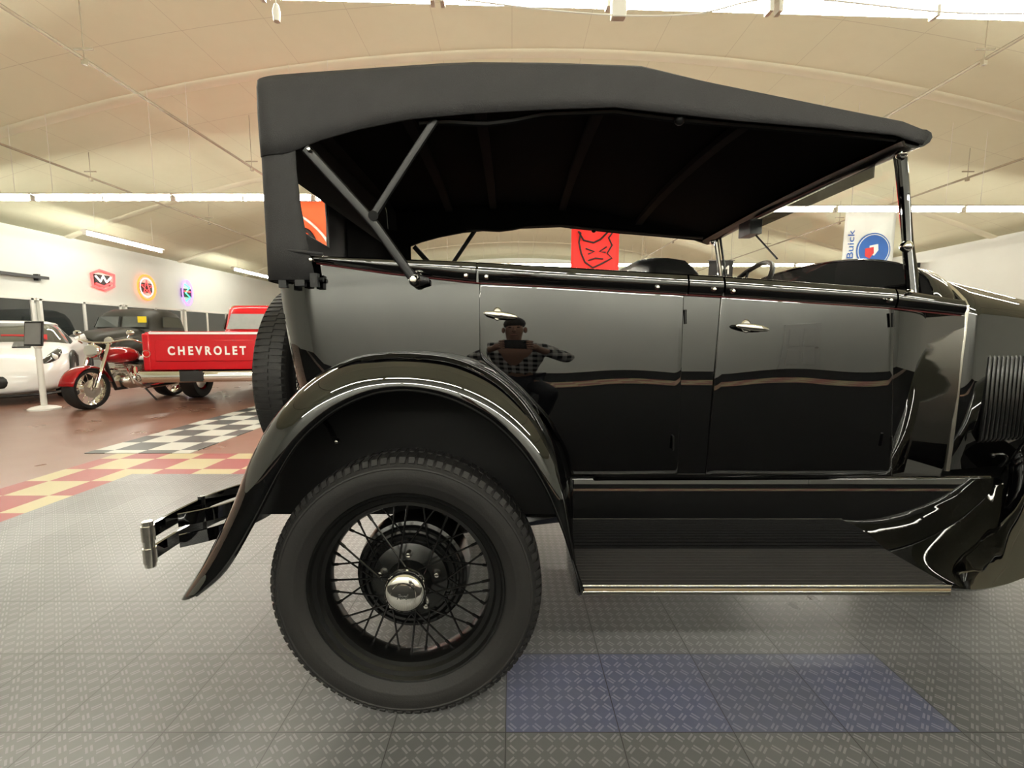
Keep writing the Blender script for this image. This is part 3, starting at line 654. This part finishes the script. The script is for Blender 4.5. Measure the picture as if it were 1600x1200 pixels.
# ================================================================ BACKGROUND VEHICLES
def bgwheel(root,x,y,r,w_,hub='chrome'):
    t=MB().lathe([(r,-w_*.35),(r,w_*.35),(r*.95,w_*.5),(r*.72,w_*.5),(r*.62,w_*.42),(r*.62,-w_*.42),(r*.72,-w_*.5),(r*.95,-w_*.5)],36,closed=True).build('wheel','tire',root,loc=(x,y,r))
    MB().lathe([(0,-w_*.42),(r*.2,-w_*.44),(r*.3,-w_*.3),(r*.55,-w_*.3),(r*.63,-w_*.42),(r*.63,w_*.42),(r*.55,w_*.3),(r*.3,w_*.3),(r*.2,w_*.44),(0,w_*.42)],28).build('rim',hub,t)
FZ=-.004
pk=thing('pickup_truck','red vintage pickup truck seen from behind with white tailgate lettering','truck',(-4.62,8.94,FZ),PI/2+math.radians(8))
b=MB()
for s in (-1,1): b.prism([(-2.35,s*.85,.5),(-2.38,s*.85,1.05),(-.35,s*.85,1.05),(-.35,s*.85,.5),(-.9,s*.85,.42),(-1.0,s*.85,.7),(-1.25,s*.85,.8),(-1.55,s*.85,.8),(-1.8,s*.85,.7),(-1.9,s*.85,.45)],(0,-s*.07,0))
b.box((-1.35,0,.56),(2.0,1.6,.05)).box((-.36,0,.8),(.05,1.6,.5)); b.build('bed','red',pk,bev=.015)
tg=MB().box((-2.4,0,.79),(.05,1.55,.54)).build('tailgate','red',pk,bev=.012)
MB().box((-2.43,0,.79),(.02,1.4,.3)).build('pressed_panel','red',tg,bev=.008)
MB().box((-2.43,0,1.035),(.02,1.52,.03)).build('trim_strip','white',tg)
text('C H E V R O L E T',.125,'letter',tg,(-2.445,.02,.79),(PI/2,0,-PI/2),width=1.02,ext=.003,bold=.03)
for s in (-1,1):
    MB().box((-2.4,s*.815,.77),(.06,.1,.52)).build('corner_post','red',pk,bev=.02)
    q=MB().lathe([(0,-.02),(.03,-.016),(.045,0),(.045,.02)],16,'x',(-2.42,s*.815,.75)).build('taillight','rlens',pk)
    MB().lathe([(.045,-.01),(.052,-.012),(.055,0),(.055,.02)],16,'x',(-2.42,s*.815,.75)).build('lamp_rim','chrome',q)
MB().tube(cr([(-2.42,.93,.43),(-2.52,.8,.43),(-2.55,0,.43),(-2.52,-.8,.43),(-2.42,-.93,.43)],4),(.075,.03),10).build('rear_bumper','chrome',pk)
MB().box((-2.585,.18,.44),(.01,.3,.15)).build('license_plate','dark',pk,bev=.005)
MB().loft([rr(.45,0,z,hx_,hy,5) for z,hx_,hy in ((.42,.82,.83),(.6,.84,.86),(.95,.84,.86),(1.06,.82,.84),(1.1,.79,.82),(1.4,.68,.79),(1.5,.65,.78),(1.56,.6,.72),(1.58,.3,.4))]).build('cab','red',pk,ang=50)
MB().prism([(-.32,-.66,1.12),(-.32,.66,1.12),(-.215,.62,1.4),(-.215,-.62,1.4)],(-.03,0,0)).build('rear_window','pglass',pk)
for s in (-1,1): MB().prism([(-.1,s*.82,1.12),(.95,s*.82,1.12),(.8,s*.78,1.4),(0,s*.78,1.4)],(0,s*.02,0)).build('side_window','dglass',pk)
MB().prism([(1.2,-.62,1.12),(1.2,.62,1.12),(1.06,.57,1.42),(1.06,-.57,1.42)],(.04,0,0)).build('windshield','dglass',pk)
MB().loft([sr(x,(z0+z1)/2,hw,(z1-z0)/2,5) for x,z0,z1,hw in ((1.1,.45,1.07,.85),(1.5,.45,1.05,.87),(2.0,.45,1.02,.88),(2.3,.45,.98,.87),(2.38,.5,.92,.83))]).build('front_end','red',pk)
MB().box((2.4,0,.75),(.04,1.3,.25)).build('grille','chrome',pk)
for x in (-1.4,1.65):
    for s in (-1,1): bgwheel(pk,x,s*.7,.35,.2)
MB().tube([(-1.4,-.65,.35),(-1.4,.65,.35)],.05,8).box((0,0,.42),(4.2,.7,.1)).build('chassis','under',pk)
ot=thing('vintage_pickup','dark olive rounded vintage pickup parked by the left wall','truck',(-10.35,13.0,FZ),-PI/2+.05)
MB().loft([rr(.0,0,z,hx_,hy,3.2) for z,hx_,hy in ((.5,.75,.78),(.7,.78,.82),(1.1,.78,.9),(1.2,.74,.9),(1.45,.66,.86),(1.6,.56,.78),(1.7,.4,.6),(1.73,.15,.2))]).build('cab','olive',ot,ang=60)
for s in (-1,1):
    MB().prism([(.74,s*.05,1.22),(.72,s*.64,1.22),(.6,s*.6,1.5),(.66,s*.05,1.5)],(.06,0,0)).build('windshield','mglass',ot)
    MB().prism([(-.3,s*.9,1.22),(.5,s*.89,1.22),(.4,s*.83,1.5),(-.2,s*.83,1.5)],(0,s*.02,0)).build('side_window','dglass',ot)
    MB().loft([sr(x,z,hw,hh,2.4,16,s*.72) for x,z,hw,hh in ((.4,.55,.1,.08),(.7,.65,.16,.16),(1.1,.78,.19,.2),(1.5,.78,.2,.2),(1.9,.7,.18,.22),(2.08,.58,.12,.14))]).build('front_fender','olive',ot)
    MB().lathe([(0,-.09),(.08,-.06),(.11,.02),(.1,.05),(0,.06)],18,'x',(2.0,s*.66,.86)).build('headlight','steel',ot)
    MB().loft([sr(x,z,hw,hh,2.4,16,s*.8) for x,z,hw,hh in ((-2.2,.5,.06,.06),(-1.9,.7,.1,.12),(-1.5,.8,.12,.14),(-1.1,.7,.1,.12),(-.85,.5,.06,.06))]).build('rear_fender','olive',ot)
MB().loft([sr(x,(z0+z1)/2,hw,(z1-z0)/2,3) for x,z0,z1,hw in ((.6,.5,1.24,.66),(1.0,.5,1.2,.58),(1.5,.5,1.14,.5),(1.9,.5,1.06,.42),(2.05,.55,.95,.36))]).build('hood','olive',ot)
for k in range(6): MB().box((2.06,0,.6+k*.06),(.03,.6-k*.03,.025)).build('grille_bar','steel',ot)
MB().bar([(2.15,-.85,.5),(2.28,-.4,.5),(2.3,0,.5),(2.28,.4,.5),(2.15,.85,.5)],.11,.03).build('front_bumper','steel',ot)
b=MB().box((-1.5,0,.7),(1.5,1.3,.06))
for s in (-1,1): b.box((-1.5,s*.65,.9),(1.5,.05,.4))
b.box((-2.25,0,.9),(.05,1.3,.4)); b.build('bed','olive',ot,bev=.01)
MB().box((.8,.58,1.42),(.01,.22,.16)).build('placard','yellow',ot)
for x in (-1.5,1.4):
    for s in (-1,1): bgwheel(ot,x,s*.7,.37,.17,'grey')
MB().box((0,0,.48),(4.,.8,.1)).build('chassis','under',ot)
# white sports car
wcx=thing('sports_car','low white sports car parked at the left edge','car',(-8.9,8.15,FZ),-PI/2+math.radians(38))
MB().loft([sr(x,zb_+(zt_-zb_)/2,hw,(zt_-zb_)/2,4.2,48) for x,zb_,zt_,hw in ((-2.15,.4,.9,.7),(-2.05,.25,.98,.85),(-1.5,.16,1.0,.97),(-.8,.14,.96,.93),(0,.13,.92,.92),(.7,.13,.9,.94),(1.2,.13,.86,.98),(1.55,.13,.8,.98),(1.85,.13,.71,.93),(2.05,.14,.61,.84),(2.2,.16,.5,.7),(2.27,.2,.42,.55))]).build('body','white',wcx,ang=60)
MB().loft([rr(xc,0,z,hx_,hy,3.) for z,xc,hx_,hy in ((.84,-.35,1.2,.82),(.95,-.4,1.05,.76),(1.1,-.5,.72,.66),(1.22,-.58,.5,.58))]).build('glasshouse','dglass',wcx,ang=60)
MB().loft([rr(xc,0,z,hx_,hy,3.) for z,xc,hx_,hy in ((1.2,-.6,.55,.6),(1.235,-.62,.5,.56),(1.265,-.65,.4,.46),(1.275,-.66,.1,.15))]).build('roof','white',wcx,ang=60)
for s in (-1,1):
    MB().tube([(1.5,s*.83,.80),(1.68,s*.83,.745),(1.85,s*.79,.67),(1.98,s*.72,.60),(2.08,s*.62,.535)],[.01,.05,.065,.055,.01],10).build('headlight','dglass',wcx)
    MB().ball((1.9,s*.81,.67),(.05,.04,.045),12).build('headlight_lens','whitewall',wcx)
    MB().tube([(.45,s*.92,.94),(.42,s*1.06,.98)],[.03,.06],8).build('side_mirror','white',wcx)
    MB().tube([(1.35-.42,s*.95,.34)]+[(1.35+.4*math.cos(a),s*.965,.34+.4*math.sin(a)) for a in [PI*(1-i/10) for i in range(11)]],.03,8).build('wheel_arch','dark',wcx)
    MB().box((.75,s*.945,.6),(.3,.04,.14)).build('side_vent','dark',wcx,bev=.01)
    MB().bar([(1.0,s*.35,.895),(1.5,s*.4,.82)],.02,.2).build('hood_vent','dark',wcx)
    MB().tube([(2.02,s*.78,.3),(2.16,s*.66,.3)],(.08,.03),8).build('side_intake','dark',wcx)
MB().tube([(2.12,-.55,.34),(2.25,-.3,.33),(2.28,0,.33),(2.25,.3,.33),(2.12,.55,.34)],(.1,.04),12).build('grille','dark',wcx)
MB().tube(cr([(1.9,-.9,.15),(2.2,-.65,.13),(2.32,0,.13),(2.2,.65,.13),(1.9,.9,.15)],4),(.02,.05),8).build('splitter','dark',wcx)
MB().box((.5,.3,.97),(.02,.55,.1)).build('windshield_placard','redink',wcx)
for x in (-1.35,1.35):
    for s in (-1,1): bgwheel(wcx,x,s*.87,.34,.24,'dark')
# motorcycle
mc=thing('motorcycle','red and chrome cruiser motorcycle parked beside the red pickup','motorcycle',(-5.76,6.98,FZ),-PI/2-math.radians(2)); mc.scale=(1.04,1.25,1.04)
def mw(x,r,w_):
    t=MB().lathe([(r,-w_*.25),(r,w_*.25),(r*.94,w_*.5),(r*.8,w_*.45),(r*.74,0),(r*.8,-w_*.45),(r*.94,-w_*.5)],36,closed=True).build('wheel','tire',mc,loc=(x,0,r))
    rm=MB().lathe([(r*.8,-w_*.4),(r*.74,-.02),(r*.74,.02),(r*.8,w_*.4)],32)
    for k in range(12):
        a=2*PI*k/12; rm.tube([(.03*math.cos(a+.4),.03,.03*math.sin(a+.4)),(r*.77*math.cos(a),0,r*.77*math.sin(a))],.004,5)
    rm.lathe([(0,-.05),(.05,-.05),(.06,0),(.05,.05),(0,.05)],16); rm.build('spoked_rim','chrome',t)
    MB().lathe([(.03,.06),(.12,.06),(.12,.066),(.03,.066)],24,closed=True).build('brake_disc','steel',t)
mw(.72,.27,.14); mw(-.68,.27,.16)
def arcf(x,r,a0,a1,w_,nm):
    rows=[]
    for k in range(13):
        a=a0+(a1-a0)*k/12; rows.append([V(x+(r+.02*math.cos(b_))*math.cos(a),w_*math.sin(b_),.27+(r+.03*math.cos(b_))*math.sin(a)) for b_ in [-1.5+3*i/8 for i in range(9)]])
    MB().loft(rows,close=False).build(nm,'dred',mc,solid=.006)
arcf(.72,.275,.2,2.9,.085,'front_fender'); arcf(-.68,.29,.3,3.3,.11,'rear_fender')
for s in (-1,1):
    MB().tube([(.72,s*.1,.28),(.5,s*.1,.78),(.46,s*.09,.86)],[.024,.022,.018],10).build('fork_tube','chrome',mc)
    MB().tube([(-.66,s*.12,.28),(-.5,s*.14,.6)],.025,8).build('rear_shock','chrome',mc)
    MB().tube([(.42,s*.28,.93),(.40,s*.3,1.0)],.006,6).ball((.41,s*.31,1.0),(.015,.05,.035)).build('mirror','chrome',mc)
    MB().tube(cr([(.12,s*.1,.5),(.2,s*.17,.38),(.1,s*.19,.25),(-.3,s*.2,.24),(-.9,s*.21,.25)],4),.04,10).build('exhaust_pipe','chrome',mc)
    MB().loft([sr(x,.52,.08*k,.14*k,3,14,s*.2) for x,k in ((-.9,.5),(-.85,1),(-.45,1),(-.38,.6))]).build('saddlebag','dred',mc)
MB().tube(cr([(.3,-.36,.86),(.42,-.3,.91),(.47,-.1,.87),(.47,.1,.87),(.42,.3,.91),(.3,.36,.86)],5),.013,8).build('handlebar','chrome',mc)
MB().lathe([(0,-.1),(.05,-.08),(.09,.0),(.092,.03),(.08,.045),(0,.05)],20,'x',(.58,0,.76)).build('headlight','chrome',mc)
MB().loft([sr(x,.66+.03*k,.15*k,.115*k,2.4,18) for x,k in ((-.08,.25),(0,.7),(.12,1.),(.27,1.),(.38,.75),(.44,.3))]).build('fuel_tank','dred',mc)
MB().loft([sr(x,z,hw,hh,2.6,16) for x,z,hw,hh in ((-.75,.62,.08,.03),(-.6,.64,.12,.06),(-.4,.62,.14,.06),(-.15,.58,.14,.06),(-.02,.6,.08,.03))]).build('seat','leather',mc)
e=MB().ball((.05,0,.33),(.22,.15,.13),16)
for dx,tl in ((.12,.25),(-.06,-.25)):
    for k in range(6): e.box((dx+.03*k*tl*2,0,.42+k*.028),(.14,.18,.014))
    e.tube([(dx,0,.38),(dx+tl*.35,0,.58)],.05,12)
e.build('engine','steel',mc)
MB().tube([(.3,-.22,.3),(.36,-.2,.5),(.36,.2,.5),(.3,.22,.3)],.014,8).build('engine_guard','chrome',mc)
MB().tube([(.46,0,.75),(.4,0,.5),(.3,0,.22),(-.3,0,.22),(-.68,0,.28)],.022,8).tube([(.46,0,.75),(.1,0,.58),(-.3,0,.52),(-.5,0,.45)],.022,8).build('frame','dark',mc)
MB().ball((-.98,0,.52),(.04,.06,.04)).build('taillight','rlens',mc)
MB().tube([(-.05,.1,.2),(-.1,.2,.01)],.012,6).build('kickstand','dark',mc)
t=thing('sign_stand','white post stand with dark framed sign, right of the white sports car','sign',(-6.36,6.2,FZ))
MB().lathe([(0,0),(.17,0),(.17,.02),(.13,.04),(.05,.06),(0,.06)],28,'z').build('base','whitewall',t)
MB().tube([(0,0,.05),(0,0,.86)],.034,14).build('post','whitewall',t)
MB().lathe([(0,.9),(.03,.89),(.045,.87),(.045,.84),(.034,.83)],18,'z').build('cap','whitewall',t)
bd_=MB().prism([(-.16,-.03,.86),(.12,-.06,.86),(.08,.02,1.19),(-.2,.05,1.19)],(.0,.02,.004)).build('sign_frame','dark',t,bev=.004)
MB().prism([(-.135,-.042,.885),(.095,-.065,.885),(.06,.005,1.165),(-.17,.03,1.165)],(0,.012,0)).build('printed_sheet','grey',bd_)
# ================================================================ PHOTOGRAPHER (seen mirrored in the doors)
ps=thing('person','crouching person in black and white checked shirt photographing the car','person',(0.03,-.75,0))
def skin(name,m,verts,edges,rad,parent,sub=2):
    me=bpy.data.meshes.new(name); me.from_pydata([V(*v)-ps.location for v in verts],edges,[]); o=bpy.data.objects.new(name,me); C.objects.link(o); o.parent=parent
    md=o.modifiers.new('skin','SKIN'); md.use_smooth_shade=True
    for i,r_ in enumerate(rad): me.skin_vertices[0].data[i].radius=(r_,r_) if not isinstance(r_,tuple) else r_
    me.skin_vertices[0].data[0].use_root=True
    s=o.modifiers.new('sub','SUBSURF'); s.levels=sub; s.render_levels=sub; me.materials.append(M[m]); return o
x0=.03
bodyv=[(x0,-.78,.58),(x0,-.68,.78),(x0,-.57,.95),(x0,-.5,1.03),(x0,-.46,1.10),(x0,-.43,1.165),(x0,-.43,1.225)]
bodye=[(0,1),(1,2),(2,3),(3,4),(4,5),(5,6)]; bodyr=[.12,.11,.12,.052,.062,.072,.055]
for s in (-1,1):
    i=len(bodyv); bodyv+=[(x0+s*.17,-.54,.97),(x0+s*.3,-.38,.87),(x0+s*.12,-.13,.965),(x0+s*.09,-.075,.99)]; bodye+=[(2,i),(i,i+1),(i+1,i+2),(i+2,i+3)]; bodyr+=[.05,.038,.027,.03]
    i=len(bodyv); bodyv+=[(x0+s*.1,-.76,.55),(x0+s*.2,-.42,.5),(x0+s*.17,-.72,.1),(x0+s*.17,-.6,.045)]; bodye+=[(0,i),(i,i+1),(i+1,i+2),(i+2,i+3)]; bodyr+=[.08,.058,.044,.04]
skin('body','skin',bodyv,bodye,bodyr,ps)
sv=[(x0,-.79,.6),(x0,-.69,.78),(x0,-.57,.95)]; se=[(0,1),(1,2)]; srd=[(.15,.13),(.15,.13),(.135,.115)]
for s in (-1,1):
    i=len(sv); sv+=[(x0+s*.17,-.54,.97),(x0+s*.3,-.38,.87),(x0+s*.15,-.17,.95)]; se+=[(2,i),(i,i+1),(i+1,i+2)]; srd+=[.066,.05,.038]
skin('shirt','plaid',sv,se,srd,ps)
tv=[(x0,-.79,.56)]; te=[]; tr=[.15]
for s in (-1,1):
    i=len(tv); tv+=[(x0+s*.1,-.76,.54),(x0+s*.2,-.42,.5),(x0+s*.17,-.71,.12)]; te+=[(0,i),(i,i+1),(i+1,i+2)]; tr+=[.095,.072,.056]
skin('trousers','jean',tv,te,tr,ps)
for s in (-1,1):
    skin('shoe','dark',[(x0+s*.17,-.74,.05),(x0+s*.17,-.6,.045),(x0+s*.17,-.5,.035)],[(0,1),(1,2)],[.05,.048,.035],ps)
    for k in range(4):
        z=1.025-k*.018; skin('finger','skin',[(x0+s*.09,-.075,z),(x0+s*.082,-.035,z),(x0+s*.06,-.027,z)],[(0,1),(1,2)],[.01,.009,.008],ps,1)
    skin('thumb','skin',[(x0+s*.09,-.09,.985),(x0+s*.065,-.085,.972),(x0+s*.045,-.072,.978)],[(0,1),(1,2)],[.012,.01,.009],ps,1)
    MB().ball(V(x0+s*.03,-.365,1.172)-ps.location,(.011,.008,.006),8).build('eye','dark',ps)
    MB().ball(V(x0+s*.074,-.44,1.15)-ps.location,(.012,.022,.03),8).build('ear','skin',ps)
MB().tube([V(x0,-.37,1.17)-ps.location,V(x0,-.345,1.135)-ps.location,V(x0,-.36,1.125)-ps.location],[.008,.014,.01],8).build('nose','skin',ps)
MB().tube([V(x0-.024,-.378,1.10)-ps.location,V(x0,-.374,1.098)-ps.location,V(x0+.024,-.378,1.10)-ps.location],[.003,.006,.003],6).build('mouth','lips',ps)
MB().ball(V(x0,-.455,1.212)-ps.location,(.077,.085,.066),16).build('hair','hair',ps)
t=thing('smartphone','dark smartphone held up in both hands by the photographer','phone',(.03,-.05,1.0))
MB().box((0,0,0),(.15,.009,.075)).build('phone_body','dark',t,bev=.004)
MB().lathe([(0,.006),(.009,.006),(.01,.004)],14,'y',(.05,0,.02)).build('camera_lens','dglass',t)
